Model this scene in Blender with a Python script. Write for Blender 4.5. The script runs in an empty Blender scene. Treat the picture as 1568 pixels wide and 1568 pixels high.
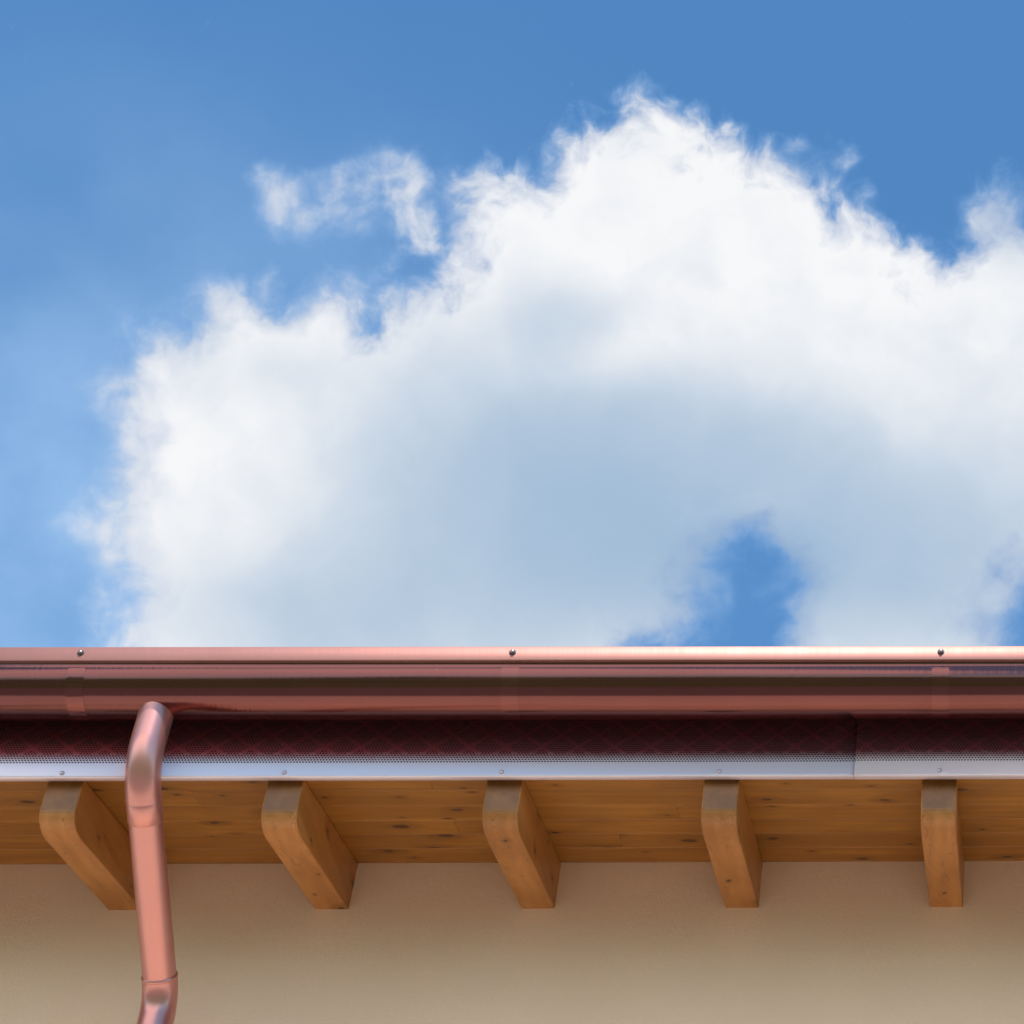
import bpy, bmesh, math, random
import numpy as np
from mathutils import Vector, Matrix
random.seed(3); np.random.seed(3)
ZS=6.92                 # height of the soffit where it meets the wall
SC=bpy.context.scene
SC.view_settings.view_transform='Standard'
try: SC.view_settings.look='None'
except: pass
SLOPE=math.atan2(.166,.78)
XL,XR=-6.2,9.4          # eave ends

# ---------------------------------------------------------------- helpers
def link(o,parent=None):
    SC.collection.objects.link(o)
    if parent: o.parent=parent
    return o
def empty(name):
    e=bpy.data.objects.new(name,None); return link(e)
def meshobj(name,verts,faces,mat=None,parent=None,smooth=None):
    me=bpy.data.meshes.new(name); me.from_pydata([tuple(v) for v in verts],[],faces); me.update()
    o=bpy.data.objects.new(name,me)
    if mat: me.materials.append(mat)
    if smooth is not None:
        me.shade_smooth(); me.set_sharp_from_angle(angle=math.radians(smooth))
    return link(o,parent)
def boxdata(V,Fc,x0,x1,y0,y1,z0,z1):
    b=len(V)
    V+=[(x,y,z) for z in(z0,z1) for y in(y0,y1) for x in(x0,x1)]
    Fc+=[(b,b+2,b+3,b+1),(b+4,b+5,b+7,b+6),(b,b+1,b+5,b+4),(b+2,b+6,b+7,b+3),(b,b+4,b+6,b+2),(b+1,b+3,b+7,b+5)]
def bevel(o,w,seg=2):
    m=o.modifiers.new("bevel",'BEVEL'); m.width=w; m.segments=seg; m.limit_method='ANGLE'
    return o
class NT:
    def __init__(s,tree): s.t=tree; s.n=tree.nodes; s.l=tree.links
    def add(s,typ,**kw):
        n=s.n.new(typ)
        for k,v in kw.items(): setattr(n,k,v)
        return n
    def put(s,sock,v):
        if isinstance(v,bpy.types.NodeSocket): s.l.new(v,sock)
        elif v is not None: sock.default_value=v
    def math(s,op,a,b=None,c=None,clamp=False):
        n=s.add('ShaderNodeMath',operation=op,use_clamp=clamp)
        s.put(n.inputs[0],a); s.put(n.inputs[1],b)
        if c is not None: s.put(n.inputs[2],c)
        return n.outputs[0]
    def noise(s,vec,scale,detail=2,rough=.5,out=0,dist=0):
        n=s.add('ShaderNodeTexNoise'); s.put(n.inputs['Vector'],vec); n.inputs['Scale'].default_value=scale
        n.inputs['Detail'].default_value=detail; n.inputs['Roughness'].default_value=rough; n.inputs['Distortion'].default_value=dist
        return n.outputs[out]
    def mapping(s,vec,loc=(0,0,0),rot=(0,0,0),scale=(1,1,1)):
        n=s.add('ShaderNodeMapping'); s.put(n.inputs[0],vec); n.inputs[1].default_value=loc; n.inputs[2].default_value=rot; n.inputs[3].default_value=scale
        return n.outputs[0]
    def mix(s,f,a,b,mode='MIX'):
        n=s.add('ShaderNodeMix',data_type='RGBA',blend_type=mode)
        s.put(n.inputs[0],f); s.put(n.inputs[6],a if isinstance(a,bpy.types.NodeSocket) else (*a,1)); s.put(n.inputs[7],b if isinstance(b,bpy.types.NodeSocket) else (*b,1))
        return n.outputs[2]
    def ramp(s,v,a,b,lo=0.,hi=1.,smooth=True):
        n=s.add('ShaderNodeMapRange',interpolation_type='SMOOTHSTEP' if smooth else 'LINEAR'); s.put(n.inputs[0],v)
        for i,q in enumerate((a,b,lo,hi)): s.put(n.inputs[i+1],q)
        return n.outputs[0]
    def vmath(s,op,a,b):
        n=s.add('ShaderNodeVectorMath',operation=op); s.put(n.inputs[0],a); s.put(n.inputs[1],b); return n.outputs[0]
    def bump(s,h,strength=.3,dist=.01):
        n=s.add('ShaderNodeBump'); n.inputs['Strength'].default_value=strength; n.inputs['Distance'].default_value=dist
        s.put(n.inputs['Height'],h); return n.outputs[0]
    def sep(s,v):
        n=s.add('ShaderNodeSeparateXYZ'); s.put(n.inputs[0],v); return n.outputs
    def comb(s,x,y,z):
        n=s.add('ShaderNodeCombineXYZ'); s.put(n.inputs[0],x); s.put(n.inputs[1],y); s.put(n.inputs[2],z); return n.outputs[0]
def mat(name):
    m=bpy.data.materials.new(name); m.use_nodes=True
    t=NT(m.node_tree); b=t.n['Principled BSDF']
    co=t.add('ShaderNodeTexCoord').outputs['Object']
    return m,t,b,co

# ---------------------------------------------------------------- materials
def copper(name,base,rough,metal=.9,streak=1.0,perf=False,bumpk=1.0):
    m,t,b,co=mat(name)
    st=t.noise(t.mapping(co,scale=(70,2,2)),1.0,4,.6)
    st2=t.noise(t.mapping(co,scale=(9,1,1)),1.0,3,.6)
    big=t.noise(co,2.5,3)
    col=t.mix(t.ramp(big,.3,.7,0,.35),base,tuple(c*.75 for c in base))
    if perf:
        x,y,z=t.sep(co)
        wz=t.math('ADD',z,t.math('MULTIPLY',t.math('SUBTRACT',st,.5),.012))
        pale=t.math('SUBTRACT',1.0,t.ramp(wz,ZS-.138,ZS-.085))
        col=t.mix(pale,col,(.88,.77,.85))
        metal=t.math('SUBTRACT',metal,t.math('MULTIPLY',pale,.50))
    spots=t.noise(co,90,3,.7)
    col=t.mix(t.ramp(spots,.70,.78,0,.35),col,(.55,.42,.38))
    r=t.math('ADD',rough-.08*streak,t.math('ADD',t.math('MULTIPLY',st,.09*streak),t.math('MULTIPLY',st2,.07*streak)))
    t.put(b.inputs['Metallic'],metal)
    if perf:
        P=.0105
        row=t.math('DIVIDE',z,P*.866)
        ri=t.math('FLOOR',row)
        off=t.math('MULTIPLY',t.math('MODULO',t.math('ABSOLUTE',ri),2.0),.5)
        u=t.math('SUBTRACT',t.math('FRACT',t.math('ADD',t.math('DIVIDE',x,P),off)),.5)
        v=t.math('MULTIPLY',t.math('SUBTRACT',t.math('FRACT',row),.5),.866)
        d=t.math('SQRT',t.math('ADD',t.math('MULTIPLY',u,u),t.math('MULTIPLY',v,v)))
        hole=t.math('LESS_THAN',d,.31)
        dx=t.math('ABSOLUTE',t.math('SUBTRACT',t.math('FRACT',t.math('DIVIDE',x,.125)),.5))
        dz=t.math('ABSOLUTE',t.math('SUBTRACT',t.math('FRACT',t.math('DIVIDE',z,.10)),.5))
        dd=t.math('ABSOLUTE',t.math('SUBTRACT',t.math('ADD',dx,dz),.5))
        keep=t.math('MAXIMUM',t.math('GREATER_THAN',dd,.085),t.math('LESS_THAN',z,PERF_Z+.035))
        zone=t.math('GREATER_THAN',z,PERF_Z)
        hole=t.math('MULTIPLY',t.math('MULTIPLY',hole,keep),zone)
        col=t.mix(hole,col,(.012,.006,.006))
        t.put(b.inputs['Metallic'],t.math('MULTIPLY',t.math('SUBTRACT',1.0,hole),metal))
        r=t.math('MAXIMUM',r,t.math('MULTIPLY',hole,.9))
    t.put(b.inputs['Base Color'],col); t.put(b.inputs['Roughness'],r)
    t.put(b.inputs['Normal'],t.bump(t.math('ADD',st,t.math('MULTIPLY',st2,1.5)),.08*streak*bumpk,.004))
    return m
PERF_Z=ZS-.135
M_GUT=copper('copper_brown_sheet',(.185,.070,.064),.14,.95,bumpk=2.4)
M_STRAP=copper('copper_strap',(.205,.079,.072),.14,.95,bumpk=2.4)
M_LIP=copper('copper_bead',(.42,.195,.165),.55,.75)
M_PIPE=copper('copper_pipe',(.68,.31,.27),.30,.72,.6)
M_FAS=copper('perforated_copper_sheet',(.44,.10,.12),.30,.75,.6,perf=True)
def simple(name,col,rough=.6,metal=0):
    m,t,b,co=mat(name)
    n=t.noise(co,8,4,.6)
    t.put(b.inputs['Base Color'],t.mix(n,tuple(c*.85 for c in col),tuple(min(1,c*1.12) for c in col)))
    b.inputs['Roughness'].default_value=rough; b.inputs['Metallic'].default_value=metal
    return m
M_SCREW=simple('screw_steel',(.45,.3,.28),.3,1)
M_SCREW2=simple('painted_screw',(.62,.50,.55),.35,.6)
M_WASH=simple('dark_washer',(.05,.03,.03),.5)

def wood(name,axis,c1,c2,knots=.62,ks=(4.2,7.5)):
    m,t,b,co=mat(name)
    rnd=t.add('ShaderNodeNewGeometry').outputs['Random Per Island']
    if axis!='x': rnd=t.add('ShaderNodeObjectInfo').outputs['Random']
    v=t.vmath('ADD',co,t.comb(t.math('MULTIPLY',rnd,37.0),t.math('MULTIPLY',rnd,91.0),t.math('MULTIPLY',rnd,53.0)))
    sc=(1.3,9,9) if axis=='x' else (9,1.3,9)
    x,y,z=t.sep(v)
    if axis=='x': kv=t.comb(t.math('MULTIPLY',x,ks[0]),t.math('MULTIPLY',y,ks[1]),0.0)
    else: kv=t.comb(t.math('MULTIPLY',y,ks[0]),t.math('MULTIPLY',t.math('ADD',x,z),ks[1]),0.0)
    vor=t.add('ShaderNodeTexVoronoi',voronoi_dimensions='2D'); t.put(vor.inputs['Vector'],t.vmath('ADD',kv,t.mapping(t.noise(v,14,2,out=1),scale=(.12,.12,.12)))); vor.inputs['Scale'].default_value=1.0
    dist=vor.outputs['Distance']; cr=t.sep(vor.outputs['Color'])
    on=t.math('GREATER_THAN',cr[0],knots)
    size=t.math('ADD',.04,t.math('MULTIPLY',t.math('POWER',cr[1],2.0),.11))
    halo=t.math('MULTIPLY',t.math('SUBTRACT',1.0,t.ramp(dist,size,t.math('MULTIPLY',size,3.4))),on)
    gv=t.vmath('ADD',t.mapping(v,scale=sc),t.comb(t.math('MULTIPLY',halo,.35),t.math('MULTIPLY',halo,.35),t.math('MULTIPLY',halo,.35)))
    g=t.noise(gv,1.5,4,.55,dist=.5)
    wv=t.add('ShaderNodeTexWave',wave_type='BANDS',bands_direction='Y' if axis=='x' else 'X'); t.put(wv.inputs['Vector'],gv); wv.inputs['Scale'].default_value=.7; wv.inputs['Distortion'].default_value=5; wv.inputs['Detail'].default_value=2; wv.inputs['Detail Scale'].default_value=.6
    fine=t.noise(t.mapping(v,scale=tuple(q*12 for q in sc)),1.0,3,.6)
    col=t.mix(t.ramp(g,.3,.7),c1,c2)
    col=t.mix(t.math('MULTIPLY',wv.outputs['Fac'],.2),col,tuple(q*.6 for q in c1))
    col=t.mix(t.ramp(fine,.35,.75,0,.15),col,tuple(q*.55 for q in c1))
    blot=t.noise(v,3.0,3,.5)
    col=t.mix(t.ramp(blot,.35,.7,0,.4),col,tuple(q*.6 for q in c1))
    col=t.mix(t.math('MULTIPLY',rnd,.22),col,tuple(q*.62 for q in c1))
    k=t.math('MULTIPLY',t.math('SUBTRACT',1.0,t.ramp(dist,t.math('MULTIPLY',size,.55),size)),on)
    col=t.mix(t.math('MULTIPLY',halo,.45),col,tuple(q*.5 for q in c1))
    col=t.mix(t.math('MULTIPLY',k,.85),col,(.05,.016,.006))
    if axis!='x':
        # drying cracks along the beam
        cv=t.noise(t.mapping(v,scale=(26,.9,26)),1.0,2,.5)
        cr2=t.math('SUBTRACT',1.0,t.ramp(t.math('ABSOLUTE',t.math('SUBTRACT',cv,.60)),.0,.010))
        col=t.mix(t.math('MULTIPLY',cr2,.65),col,(.06,.02,.008))
        # shade on the sawn end of the tail, put into the colour
        nrm=t.sep(t.add('ShaderNodeNewGeometry').outputs['True Normal'])
        en=t.math('MULTIPLY',t.ramp(nrm[1],-.995,-.93,1,0),t.ramp(t.noise(v,12,3,.6),.3,.7,.45,.85))
        col=t.mix(en,col,(.19,.072,.02))
    t.put(b.inputs['Base Color'],col)
    b.inputs['Roughness'].default_value=.42
    t.put(b.inputs['Normal'],t.bump(t.math('ADD',fine,t.math('MULTIPLY',g,.6)),.2,.003))
    return m
M_BOARD=wood('pine_boards','x',(.315,.120,.016),(.44,.185,.027),.35,(3.6,7.4))
M_RAFT=wood('pine_beam','y',(.39,.148,.032),(.53,.225,.06),.62,(5,8))

m,t,b,co=mat('beige_stucco'); M_WALL=m
n1=t.noise(co,1.3,4,.6); n2=t.noise(co,160,4,.7); n3=t.noise(co,38,3,.6)
c=t.mix(t.ramp(n1,.3,.7),(.88,.635,.46),(.91,.67,.49))
c=t.mix(t.ramp(n2,.35,.7,0,.2),c,(.64,.46,.33))
t.put(b.inputs['Base Color'],c); b.inputs['Roughness'].default_value=.92
t.put(b.inputs['Normal'],t.bump(t.math('ADD',n2,t.math('MULTIPLY',n3,.6)),.4,.005))

m,t,b,co=mat('paving_street_and_lawn'); M_GROUND=m
g=t.noise(co,1.5,6,.65); gg=t.noise(co,30,4,.7)
c=t.mix(t.ramp(g,.3,.7),(.62,.52,.42),(.70,.59,.48)); c=t.mix(t.ramp(gg,.4,.7,0,.4),c,(.52,.43,.35))
gl=t.mix(gg,(.05,.085,.02),(.12,.15,.045))
rd=t.mix(gg,(.14,.12,.105),(.21,.175,.155))
y0=t.sep(co)[1]
c=t.mix(t.ramp(y0,-4.25,-4.2),rd,c)
c=t.mix(t.ramp(y0,-11.2,-11.0),gl,c)
c=t.mix(t.ramp(y0,12,12.2),c,gl)
t.put(b.inputs['Base Color'],c); b.inputs['Roughness'].default_value=.95
M_TILE=simple('terracotta_tile',(.42,.17,.09),.8)
M_SHUT=simple('green_shutter_paint',(.07,.14,.08),.5)
M_FRAME=simple('white_window_paint',(.75,.74,.70),.4)
M_GLASS=simple('window_glass',(.03,.04,.05),.05)
M_LEAF=simple('foliage',(.05,.09,.02),.7)
M_BARK=simple('bark',(.10,.07,.045),.9)

# ---------------------------------------------------------------- ground
GS=4000
meshobj('ground',[(-GS,-GS,0),(GS,-GS,0),(GS,GS,0),(-GS,GS,0)],[(0,1,2,3)],M_GROUND)

# ---------------------------------------------------------------- house
house=empty('stucco_house')
V=[];Fc=[]
x0,x1,dpt=-5.6,8.8,9.0
boxdata(V,Fc,x0,x1,0,dpt,0,ZS+.12)
meshobj('walls',V,Fc,M_WALL,house)
ridge=dpt/2
meshobj('gable_walls',[(x0,0,ZS+.12),(x0,dpt,ZS+.12),(x0,ridge,ZS+.12+ridge*.21),(x1,0,ZS+.12),(x1,dpt,ZS+.12),(x1,ridge,ZS+.12+ridge*.21)],[(0,1,2),(3,5,4)],M_WALL,house)
for wx in (-3.6,6.6):
    for wz in (1.0,3.7):
        V=[];Fc=[]
        for a in ((wx-.5,wx-.43,wz,wz+1.35),(wx+.43,wx+.5,wz,wz+1.35),(wx-.43,wx+.43,wz,wz+.07),(wx-.43,wx+.43,wz+1.28,wz+1.35),(wx-.03,wx+.03,wz+.07,wz+1.28)):
            boxdata(V,Fc,a[0],a[1],-.035,-.002,a[2],a[3])
        boxdata(V,Fc,wx-.6,wx+.6,-.10,-.002,wz-.07,wz-.004)
        meshobj('window_frame',V,Fc,M_FRAME,house)
        V=[];Fc=[]; boxdata(V,Fc,wx-.43,wx+.43,-.012,-.003,wz+.07,wz+1.28); meshobj('window_glass',V,Fc,M_GLASS,house)
        V=[];Fc=[]
        for s in (-1,1):
            a,bq=sorted((wx+s*.53,wx+s*1.0))
            boxdata(V,Fc,a,a+.06,-.05,-.006,wz,wz+1.35); boxdata(V,Fc,bq-.06,bq,-.05,-.006,wz,wz+1.35)
            for k in range(22): boxdata(V,Fc,a+.061,bq-.061,-.045,-.012,wz+.02+k*.06,wz+.06+k*.06)
        meshobj('shutters',V,Fc,M_SHUT,house)

c_,s_=math.cos(SLOPE),math.sin(SLOPE)
V=[];Fc=[]
bw=.1355
d=-.826
while d< .05:
    d0,d1=d+.0004,d+bw-.0004
    sec=[(d0,.020),(d0,.002),(d0+.002,0),(d1-.002,0),(d1,.002),(d1,.020)]
    xs=[XL+.1]
    while xs[-1]<XR-.1: xs.append(min(XR-.1,xs[-1]+random.uniform(3.2,4.4)) )
    for xa,xb in zip(xs[:-1],xs[1:]):
        bI=len(V)
        for xx in (xa+.0006,xb-.0006):
            for q,u in sec:
                V.append((xx,q*c_-u*s_,ZS+q*s_+u*c_))
        n=6
        Fc.append(tuple(bI+i for i in range(n))[::-1]); Fc.append(tuple(bI+n+i for i in range(n)))
        for i in range(n): Fc.append((bI+i,bI+(i+1)%n,bI+n+(i+1)%n,bI+n+i))
    d+=bw
meshobj('soffit_boards',V,Fc,M_BOARD,house)
RW=.122
xr=-.75*8
while xr<XR-.15:
    if xr>XL+.1:
        jig=random.uniform(-.005,.005)
        yf=-.785+random.uniform(-.004,.006)
        top_f=ZS+yf*math.tan(SLOPE)
        prof=[(.06,ZS+.06*math.tan(SLOPE)-.001),(.06,ZS-.2+.06*math.tan(SLOPE))]
        P0=(yf+.15,ZS-.2+(yf+.15)*math.tan(SLOPE)); P2=(yf,top_f-.115); P1=(yf+.006,ZS-.2+yf*math.tan(SLOPE)-.004)
        for i in range(15):
            u=i/14; prof.append(((1-u)**2*P0[0]+2*u*(1-u)*P1[0]+u*u*P2[0],(1-u)**2*P0[1]+2*u*(1-u)*P1[1]+u*u*P2[1]))
        prof.append((yf,top_f-.001))
        n=len(prof); V=[(xr+jig-RW/2,y,z) for y,z in prof]+[(xr+jig+RW/2,y,z) for y,z in prof]
        Fc=[tuple(range(n)),tuple(range(2*n-1,n-1,-1))]+[(i,i+n,(i+1)%n+n,(i+1)%n) for i in range(n)]
        o=meshobj('rafter',V,Fc,M_RAFT,house,smooth=35)
        bevel(o,.004,2)
    xr+=.75
V=[];Fc=[]
yb=-.80
def rz(y,u): return ZS+y*math.tan(SLOPE)+u
pts=[(yb,rz(yb,.022/c_)),(ridge,rz(ridge,.022/c_)),(dpt+.80,rz(yb,.022/c_)),(dpt+.80,rz(yb,.36)),(ridge,rz(ridge,.36)),(yb,rz(yb,.36))]
V=[(XL+.1,y,z) for y,z in pts]+[(XR-.1,y,z) for y,z in pts]
Fc=[(5,4,1,0),(4,3,2,1),(6,7,10,11),(7,8,9,10),(0,1,7,6),(1,2,8,7),(2,3,9,8),(3,4,10,9),(4,5,11,10),(5,0,6,11)]
meshobj('roof_deck',V,Fc,M_TILE,house)
nx=int((XR-XL)/.22)*8; V=[];Fc=[]
for side in (0,1):
    ny=26
    base=len(V)
    for j in range(ny):
        for h in (0,1):
            yy=yb-.10+(ridge-yb+.10)*(j+h)/ny
            zz=rz(yy,.372)+(.035 if h==0 else .0)
            Y=yy if side==0 else dpt-yy
            for i in range(nx+1):
                xx=XL+(XR-XL)*i/nx
                V.append((xx,Y,zz+.035*math.sin(2*math.pi*i/8)))
    for r in range(2*ny-1):
        for i in range(nx):
            a=base+r*(nx+1)+i
            Fc.append((a,a+1,a+nx+2,a+nx+1))
meshobj('roof_tiles',V,Fc,M_TILE,house,smooth=50)

def strip(name,prof,xa,xb,mat_,parent,th=.0015,smooth=30,nseg=1):
    V=[];Fc=[];n=len(prof)
    for k in range(nseg+1):
        x=xa+(xb-xa)*k/nseg
        V+=[(x,y,z) for y,z in prof]
    for k in range(nseg):
        for i in range(n-1):
            a=k*n+i; Fc.append((a,a+1,a+1+n,a+n))
    o=meshobj(name,V,Fc,mat_,parent,smooth=smooth)
    if th:
        md=o.modifiers.new('thick','SOLIDIFY'); md.thickness=th; md.offset=0
    return o
def fprof(dy,dz): 
    yF=-.83+dy
    return [(yF,ZS+.28),(yF,ZS-.186+dz),(yF+.001,ZS-.190+dz),(yF+.004,ZS-.192+dz),(yF+.03,ZS-.188+dz)]
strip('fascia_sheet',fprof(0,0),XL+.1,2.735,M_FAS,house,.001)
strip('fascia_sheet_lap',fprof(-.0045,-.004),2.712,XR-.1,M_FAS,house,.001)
def disc(V,Fc,c,r,nrm,h,seg=14):
    nrm=Vector(nrm).normalized(); a=nrm.orthogonal().normalized(); b2=nrm.cross(a); bI=len(V)
    for rr,hh in ((r,0),(r,h*.5),(r*.6,h)):
        for i in range(seg):
            an=2*math.pi*i/seg
            V.append(tuple(Vector(c)+a*rr*math.cos(an)+b2*rr*math.sin(an)+nrm*hh))
    V.append(tuple(Vector(c)+nrm*h*1.1))
    for q in range(2):
        for i in range(seg):
            Fc.append((bI+q*seg+i,bI+q*seg+(i+1)%seg,bI+(q+1)*seg+(i+1)%seg,bI+(q+1)*seg+i))
    for i in range(seg): Fc.append((bI+2*seg+i,bI+2*seg+(i+1)%seg,bI+3*seg))
V=[];Fc=[]
for k in range(-8,12):
    disc(V,Fc,(k*.75+.003+random.uniform(-.006,.006),-.835 if k*.75>2.7 else -.8305,ZS-.177),.008,(0,-1,0),.006)
meshobj('fascia_screws',V,Fc,M_SCREW2,house,smooth=40)

# ---------------------------------------------------------------- gutter
gut=empty('copper_rain_gutter')
GY,GZ,GR=-.955,ZS+.092,.115
body=[]
for i in range(41):
    a=math.pi*i/40
    body.append((GY-GR*math.cos(a),GZ-GR*math.sin(a)))
lipf=-1.078
prof=[(-1.058,GZ+.085),(lipf+.004,GZ+.088),(lipf,GZ+.084),(lipf,GZ+.030),(lipf+.0015,GZ+.0262),(lipf+.005,GZ+.025),(GY-GR+.001,GZ+.024)]+body+[(GY+GR,GZ+.10)]
strip('gutter_body',prof[4:],XL,XR,M_GUT,gut,.0012,smooth=40)
strip('gutter_bead',[(-1.045,GZ+.07),(-1.055,GZ+.085)]+prof[1:6],XL,XR,M_LIP,gut,.001,smooth=30)
for xe in (XL,XR):
    n=len(body); meshobj('end_cap',[(xe,y,z) for y,z in body],[tuple(range(n))],M_GUT,gut)
V=[];Fc=[];V2=[];F2=[]
for k in range(-4,6):
    xs=.055+1.477*k
    if xs<XL+.1 or xs>XR-.1: continue
    rr=GR+.0009
    sp=[(GY-rr*math.cos(math.pi*i/40),GZ-rr*math.sin(math.pi*i/40)) for i in range(41)]
    strip('hanger_strap',sp,xs-.03,xs+.03,M_STRAP,gut,0,smooth=40)
    disc(V2,F2,(xs,lipf-.0008,GZ+.060),.0125,(0,-1,0),.002)
    disc(V,Fc,(xs,lipf-.003,GZ+.060),.008,(0,-1,0),.007)
meshobj('rivet_washers',V2,F2,M_WASH,gut,smooth=40)
meshobj('rivets',V,Fc,M_SCREW,gut,smooth=40)

# ---------------------------------------------------------------- downspout
ds=empty('copper_downspout')
PX=.318
def tube(name,pts,radii,parent,mat_,seg=48):
    V=[];Fc=[];n=len(pts)
    for i,(y,z) in enumerate(pts):
        a=pts[max(0,i-1)];b_=pts[min(n-1,i+1)]
        t_=Vector((0,b_[0]-a[0],b_[1]-a[1])).normalized()
        nn=Vector((0,-t_.z,t_.y))
        for j in range(seg):
            an=2*math.pi*j/seg
            V.append(tuple(Vector((PX,y,z))+Vector((1,0,0))*radii[i]*math.cos(an)+nn*radii[i]*math.sin(an)))
    for i in range(n-1):
        for j in range(seg):
            Fc.append((i*seg+j,i*seg+(j+1)%seg,(i+1)*seg+(j+1)%seg,(i+1)*seg+j))
    return meshobj(name,V,Fc,mat_,parent,smooth=50)
R1=.20; PR=.0565
TH=math.radians(55)
def arc(cy,cz,r,a0,a1,n):
    return [(cy-r*math.cos(a0+(a1-a0)*i/n),cz-r*math.sin(a0+(a1-a0)*i/n)) for i in range(n+1)]
zs=ZS-.14
p1=[(GY,ZS+.03),(GY,ZS-.06)]+arc(GY+R1,zs,R1,0,TH,16)
rad=[PR*1.03]*len(p1); rad[-1]=PR*1.04
e=p1[-1]; dirv=(math.sin(TH),-math.cos(TH))
def al(p,s): return (p[0]+dirv[0]*s,p[1]+dirv[1]*s)
tube('upper_elbow',p1+[al(e,.012)],rad+[PR*1.055],ds,M_PIPE)
tube('sleeve',[al(e,.004),al(e,.010),al(e,.085),al(e,.088)],[PR*.98,PR*1.03,PR*1.03,PR*.99],ds,M_PIPE)
tube('offset_pipe',[al(e,.0),al(e,.665)],[PR*.985,PR*.985],ds,M_PIPE)
e2=al(e,.655)
tube('joint_ring',[al(e2,-.008),al(e2,-.004),al(e2,.004),al(e2,.008)],[PR,PR*1.07,PR*1.07,PR],ds,M_PIPE)
R2=.16
pts=[];y,z=e2; N=16
for i in range(N+1):
    pts.append((y,z))
    stp=R2*TH/N
    ang2=TH*(1-(i+.5)/N)
    y+=math.sin(ang2)*stp; z-=math.cos(ang2)*stp
pts.append((pts[-1][0],pts[-1][1]-.06))
tube('lower_elbow',pts,[PR*1.04]*len(pts),ds,M_PIPE)
yb2,zb2=pts[-1]
tube('lower_ring',[(yb2,zb2+.01),(yb2,zb2+.006),(yb2,zb2-.006),(yb2,zb2-.01)],[PR,PR*1.1,PR*1.1,PR],ds,M_PIPE)
tube('vertical_pipe',[(yb2,zb2+.03),(yb2,.25)],[PR,PR],ds,M_PIPE)
tube('shoe',[(yb2,.26),(yb2-.02,.18),(yb2-.08,.12),(yb2-.14,.09)],[PR*1.05]*4,ds,M_PIPE)
for zq in (5.4,3.2,1.0):
    tube('pipe_clip',[(yb2,zq+.015),(yb2,zq-.015)],[PR*1.08]*2,ds,M_STRAP)
    V=[];Fc=[]; boxdata(V,Fc,PX-.008,PX+.008,yb2+PR,-.001,zq-.008,zq+.008); meshobj('clip_rod',V,Fc,M_STRAP,ds)

# ---------------------------------------------------------------- trees across the way
def tree(x,y,h):
    tr=empty('broadleaf_tree')
    V=[];Fc=[]
    def limb(a,b2,r0,r1):
        a=Vector(a);b2=Vector(b2);d=(b2-a).normalized();u=d.orthogonal().normalized();v=d.cross(u);bI=len(V)
        for c0,r in((a,r0),(b2,r1)):
            for j in range(7): V.append(tuple(c0+u*r*math.cos(j*.8976)+v*r*math.sin(j*.8976)))
        for j in range(7): Fc.append((bI+j,bI+(j+1)%7,bI+7+(j+1)%7,bI+7+j))
    limb((x,y,0),(x,y,h*.5),.22,.13)
    cl=[]
    for q in range(7):
        a=random.uniform(0,6.28); rr=random.uniform(.12,.3)*h; zz=h*random.uniform(.45,.85)
        e_=(x+math.cos(a)*rr,y+math.sin(a)*rr,zz); limb((x,y,h*random.uniform(.25,.48)),e_,.08,.03); cl.append(e_)
    cl.append((x,y,h*.88))
    meshobj('trunk',V,Fc,M_BARK,tr)
    V=[];Fc=[]
    for c0 in cl:
        R_=h*random.uniform(.13,.2)
        for q in range(130):
            dv=Vector(np.random.normal(size=3)).normalized()*R_*random.uniform(.5,1.05); dv.z*=.8
            c1=Vector(c0)+dv; u=Vector(np.random.normal(size=3)).normalized()*.22; w_=u.orthogonal().normalized()*.16
            bI=len(V); V+= [tuple(c1-u),tuple(c1+w_),tuple(c1+u),tuple(c1-w_)]; Fc.append((bI,bI+1,bI+2,bI+3))
    meshobj('crown',V,Fc,M_LEAF,tr)
for i in range(14):
    tree(-45+i*7+random.uniform(-1.5,1.5),-34+random.uniform(-4,4),random.uniform(7,10))

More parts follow.
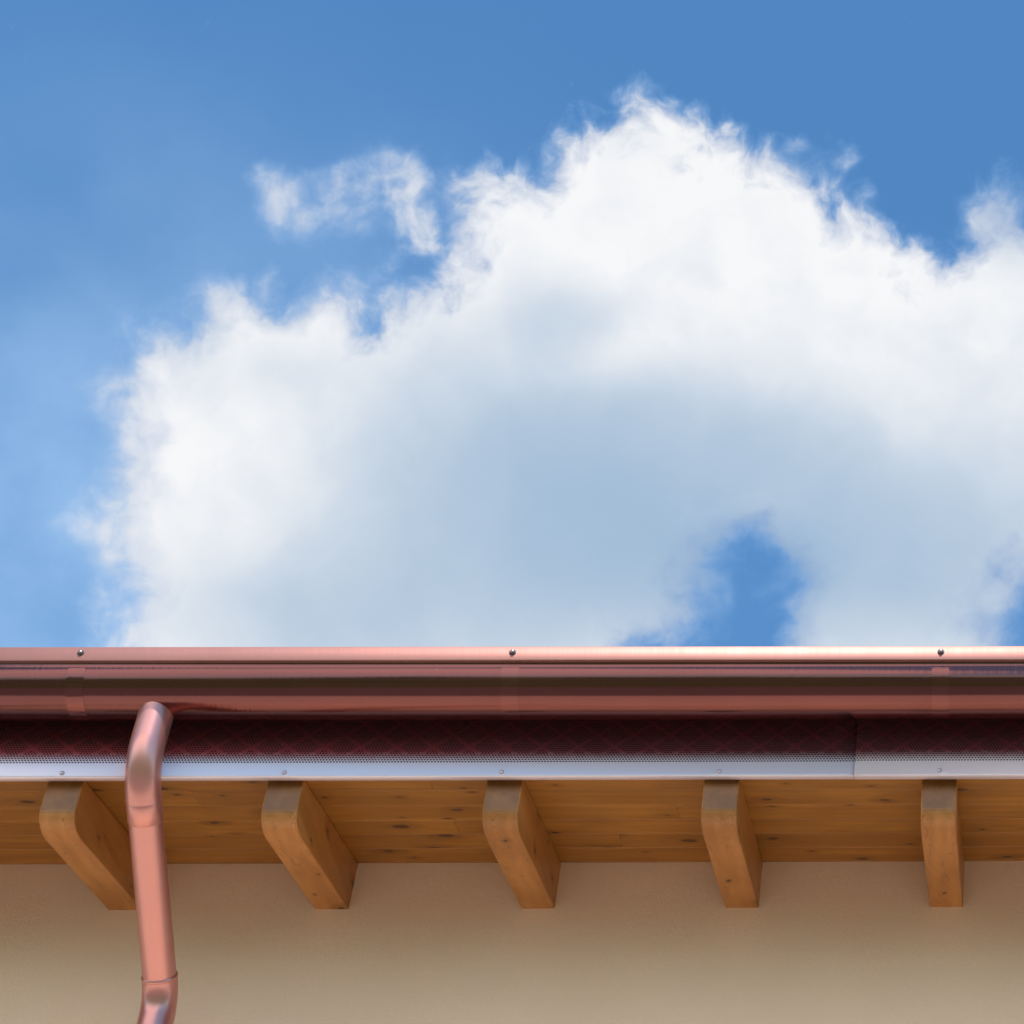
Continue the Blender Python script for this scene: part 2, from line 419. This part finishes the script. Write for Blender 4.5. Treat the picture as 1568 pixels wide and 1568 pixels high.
# ---------------------------------------------------------------- clouds
CP=np.array([3.41057,-8.24702,1.4861]); yaw,pit,rol,shx=-.03453,.71512,-.02235,-.59852
FF=4000.
def cloud(name,origin,rotm,poly,holes,wisps,greys,softs,hazes,ext,step=5,m_per=.5,mt=None):
    """flat distant sheet of vapour; body field = signed distance to the outline (hundreds of units)"""
    xa,xb,ya,yb_=ext
    gx=np.arange(xa,xb+1,step,dtype=float); gy=np.arange(ya,yb_+1,step,dtype=float)
    X,Y=np.meshgrid(gx,gy); Xf=X.ravel();Yf=Y.ravel()
    def sdf(poly):
        p=np.array(poly,float); d=np.full(Xf.shape,1e9); ins=np.zeros(Xf.shape,bool)
        for i in range(len(p)):
            a=p[i];b_=p[(i+1)%len(p)]; e_=b_-a
            tt=np.clip(((Xf-a[0])*e_[0]+(Yf-a[1])*e_[1])/(e_@e_+1e-9),0,1)
            d=np.minimum(d,np.hypot(Xf-a[0]-tt*e_[0],Yf-a[1]-tt*e_[1]))
            c1=(a[1]>Yf)!=(b_[1]>Yf)
            with np.errstate(divide='ignore',invalid='ignore'):
                xi=(b_[0]-a[0])*(Yf-a[1])/(b_[1]-a[1])+a[0]
            ins^=c1&(Xf<xi)
        return np.where(ins,d,-d)
    def gsum(L):
        g=np.zeros(Xf.shape)
        for (cx,cy_,rx,ry,an,amp) in L:
            ca,sa=math.cos(an),math.sin(an)
            dx=(Xf-cx)*ca+(Yf-cy_)*sa; dy=-(Xf-cx)*sa+(Yf-cy_)*ca
            g+=amp*np.exp(-(dx/rx)**2-(dy/ry)**2)
        return g
    body=sdf(poly)/100
    for h in holes: body=np.minimum(body,-sdf(h)/100)
    body=np.maximum(body,-.75+np.minimum(gsum(wisps),1.0))
    body=np.clip(body,-1.5,1.5)
    g=gsum(greys); so=gsum(softs); hz=gsum(hazes)
    nxg,nyg=len(gx),len(gy)
    ox,oy=784,600
    co=np.stack([(Xf-ox)*m_per,-(Yf-oy)*m_per,np.zeros_like(Xf)],1)
    ii=np.arange(nxg*nyg).reshape(nyg,nxg)
    q=np.stack([ii[:-1,:-1],ii[1:,:-1],ii[1:,1:],ii[:-1,1:]],-1).reshape(-1,4)
    keep=(body[q].max(1)>-1.2)|(hz[q].max(1)>.004); q=q[keep]
    me=bpy.data.meshes.new(name)
    me.vertices.add(len(co)); me.vertices.foreach_set('co',co.ravel())
    me.loops.add(q.size); me.loops.foreach_set('vertex_index',q.ravel().astype(np.int32))
    me.polygons.add(len(q)); me.polygons.foreach_set('loop_start',(np.arange(len(q))*4).astype(np.int32))
    me.update(calc_edges=True)
    for nm,ar in(('body',body),('grey',g),('soft',so),('haze',hz)):
        at=me.attributes.new(nm,'FLOAT','POINT'); at.data.foreach_set('value',ar.astype(np.float32))
    me.materials.append(mt or M_CLOUD)
    o=bpy.data.objects.new(name,me); link(o)
    o.matrix_world=Matrix.Translation(Vector(origin))@rotm.to_4x4()
    return o
m=bpy.data.materials.new('cloud_vapour'); m.use_nodes=True; M_CLOUD=m
t=NT(m.node_tree); t.n.remove(t.n['Principled BSDF'])
co=t.mapping(t.add('ShaderNodeTexCoord').outputs['Object'],scale=(.02,.02,.02))
A={k:t.add('ShaderNodeAttribute',attribute_name=k).outputs['Fac'] for k in('body','grey','soft','haze')}
w1=t.noise(co,.9,3,.5,out=1); w1=t.vmath('SUBTRACT',w1,(.5,.5,.5)); w1=t.mapping(w1,scale=(.9,.9,.9))
cw=t.vmath('ADD',co,w1)
f1=t.noise(cw,1.15,6,.5)
f2=t.noise(cw,3.6,6,.54)
d=t.math('ADD',A['body'],t.math('MULTIPLY',t.math('SUBTRACT',f1,.5),1.9))
famp=t.math('MULTIPLY',.75,t.math('SUBTRACT',1.0,t.math('MULTIPLY',t.math('MINIMUM',A['soft'],1.0),.4)))
d=t.math('ADD',d,t.math('MULTIPLY',t.math('SUBTRACT',f2,.5),famp))
wid=t.math('ADD',.62,A['soft'])
al_=t.ramp(d,-.40,wid,0,1)
hz=t.math('MULTIPLY',A['haze'],t.ramp(t.noise(co,.35,5,.5),.25,.75,.6,1.4))
al2=t.math('SUBTRACT',1.0,t.math('MULTIPLY',t.math('SUBTRACT',1.0,al_),t.math('SUBTRACT',1.0,hz)))
g1=t.noise(cw,.8,5,.5); g2=t.noise(cw,.3,3,.5)
gr=t.math('ADD',A['grey'],t.math('MULTIPLY',t.math('SUBTRACT',g1,.5),.55))
gr=t.math('ADD',gr,t.math('MULTIPLY',t.math('SUBTRACT',g2,.5),.35))
gr=t.math('MAXIMUM',gr,0.0)
gr=t.math('SUBTRACT',1.0,t.math('POWER',2.718,t.math('MULTIPLY',gr,-1.2)))
edge=t.ramp(d,.1,1.2,.75,1)
gr=t.math('MULTIPLY',gr,edge)
col=t.mix(gr,(.93,.935,.95),(.28,.445,.64))
col=t.mix(t.ramp(al_,.0,.6),(.42,.66,.98),col)
em=t.add('ShaderNodeEmission'); t.put(em.inputs[0],col); em.inputs[1].default_value=1.0
tr_=t.add('ShaderNodeBsdfTransparent'); mx=t.add('ShaderNodeMixShader')
t.put(mx.inputs[0],al2); t.l.new(tr_.outputs[0],mx.inputs[1]); t.l.new(em.outputs[0],mx.inputs[2])
t.l.new(mx.outputs[0],t.n['Material Output'].inputs[0])
try: m.cycles.emission_sampling='NONE'
except: pass
M_FILL_CLOUD=m.copy(); M_FILL_CLOUD.name='fill_cloud_glow'  # stronger self-glow for the added fill sheet, not lit by the sun
for n in M_FILL_CLOUD.node_tree.nodes:
    if n.type=='EMISSION': n.inputs[1].default_value=2.1
try: M_FILL_CLOUD.cycles.emission_sampling='NONE'
except: pass
Rm=Matrix.Rotation(yaw,3,'Z')@Matrix.Rotation(math.pi/2+pit,3,'X')@Matrix.Rotation(rol,3,'Z')
loc=Vector(CP)+Rm@Vector(((784-784+shx*1568)/FF*2000,(784-600)/FF*2000,-2000))
poly=[(140,1060),(150,960),(155,890),(112,850),(95,800),(140,740),(152,650),(135,610),(172,560),(190,515),(275,490),(312,430),(370,422),(430,450),(500,425),(540,458),(562,490),(600,458),(680,408),(700,380),(685,330),(690,262),(745,258),(820,262),(850,222),(890,195),(940,180),(1000,158),(1058,168),(1080,212),(1130,208),(1180,232),(1230,245),(1292,250),(1310,315),(1350,358),(1400,382),(1450,385),(1480,330),(1540,300),(1620,330),(1700,300),(1900,330),(2060,450),(2150,700),(2050,1000),(1800,1300),(900,1400),(200,1350)]
hole=[(1105,870),(1145,848),(1180,865),(1188,900),(1180,940),(1190,985),(1215,1100),(960,1100),(985,1015),(1040,1000),(1095,985),(1095,920)]
hole2=[(1560,950),(1600,900),(1650,900),(1670,1000),(1580,1005)]
wisps=[(450,330,62,68,0,.9),(480,290,60,30,-.5,.5),(545,270,88,50,-.4,.9),(610,262,60,38,0,.7),(645,345,50,60,0,.95),(560,340,70,45,0,.55),(390,268,36,28,0,.7),(1215,222,38,30,-.4,.95),(1285,252,44,28,-.2,.9),(1335,295,45,26,.4,.7),(1120,200,34,22,0,.9),(1030,158,40,22,0,.9),(90,610,50,50,0,.45),(85,700,50,80,0,.45),(100,820,50,60,0,.6),(590,420,60,30,-.5,.5)]
greys=[(830,700,270,170,0,1.0),(700,920,340,160,0,.8),(1030,820,230,150,0,.8),(1340,880,240,130,0,.9),(1250,700,280,90,.35,.5),(860,490,120,60,0,.4),(950,540,80,55,0,-.35),(300,560,60,80,0,.2),(430,560,60,50,0,.2),(450,960,180,90,0,.35),(600,660,90,120,.3,.2),(1560,360,60,50,0,.5),(1150,860,130,70,0,.6),(1700,800,300,300,0,.5)]
softs=[(120,760,200,400,0,1.25),(1150,900,240,150,0,.9),(470,300,250,120,0,.85),(1540,330,110,60,0,.8),(1560,950,150,150,0,.8),(1280,250,120,50,.4,.5),(380,450,160,60,0,.5)]
hazes=[(-100,1050,700,600,0,.55),(250,600,500,350,0,.10),(450,300,300,150,.2,.10)]
cloud('cloud',loc,Rm,poly,[hole,hole2],wisps,greys,softs,hazes,(-900,2300,-100,1500))
Rm2=Matrix.Rotation(math.pi-.45,3,'Z')@Matrix.Rotation(math.pi/2+.36,3,'X')
d2=Rm2@Vector((0,0,-1)); 
an=[2*math.pi*i/14 for i in range(14)]
poly2=[(784+2300*math.cos(a)*random.uniform(.8,1.1),600-600*math.sin(a)*random.uniform(.8,1.1)) for a in an]
cloud('fill_cloud',Vector((3,-8,0))+d2*2200,Rm2,poly2,[],[],[(784,1000,1800,300,0,.4)],[],[],(-2000,3600,-200,1400),20,1.0,M_FILL_CLOUD)  # unseen glowing sheet behind the camera, added as fill light and for reflections

# ---------------------------------------------------------------- light
sd=Vector((.08,-.5,.866)).normalized()
w=bpy.data.worlds.new("World"); SC.world=w; w.use_nodes=True
t=NT(w.node_tree); bg=t.n['Background']
s=t.add('ShaderNodeTexSky',sky_type='NISHITA'); s.sun_disc=False
s.sun_elevation=math.asin(sd.z); s.sun_rotation=math.atan2(sd.x,sd.y); s.air_density=1.0; s.dust_density=.5; s.ozone_density=2.0; s.altitude=300
hs=t.add('ShaderNodeHueSaturation'); hs.inputs['Saturation'].default_value=1.12; hs.inputs['Value'].default_value=1.25
t.l.new(s.outputs[0],hs.inputs['Color'])
tint=t.mix(1.0,hs.outputs[0],(.78,1.10,1.16),'MULTIPLY')
t.l.new(tint,bg.inputs[0]); bg.inputs[1].default_value=.15
L_=bpy.data.lights.new('sun','SUN'); L_.energy=5.0; L_.angle=math.radians(.5); L_.color=(1,.94,.86)
lo=bpy.data.objects.new('sun',L_); link(lo); lo.rotation_euler=sd.to_track_quat('Z','Y').to_euler(); lo.location=(20,-20,40)

cam=bpy.data.cameras.new('camera'); o=bpy.data.objects.new('camera',cam); link(o); SC.camera=o
cam.sensor_width=36; cam.lens=36*4000/1568; cam.shift_x=shx; cam.clip_end=20000; cam.clip_start=.1
o.location=CP; o.rotation_euler=Rm.to_euler()
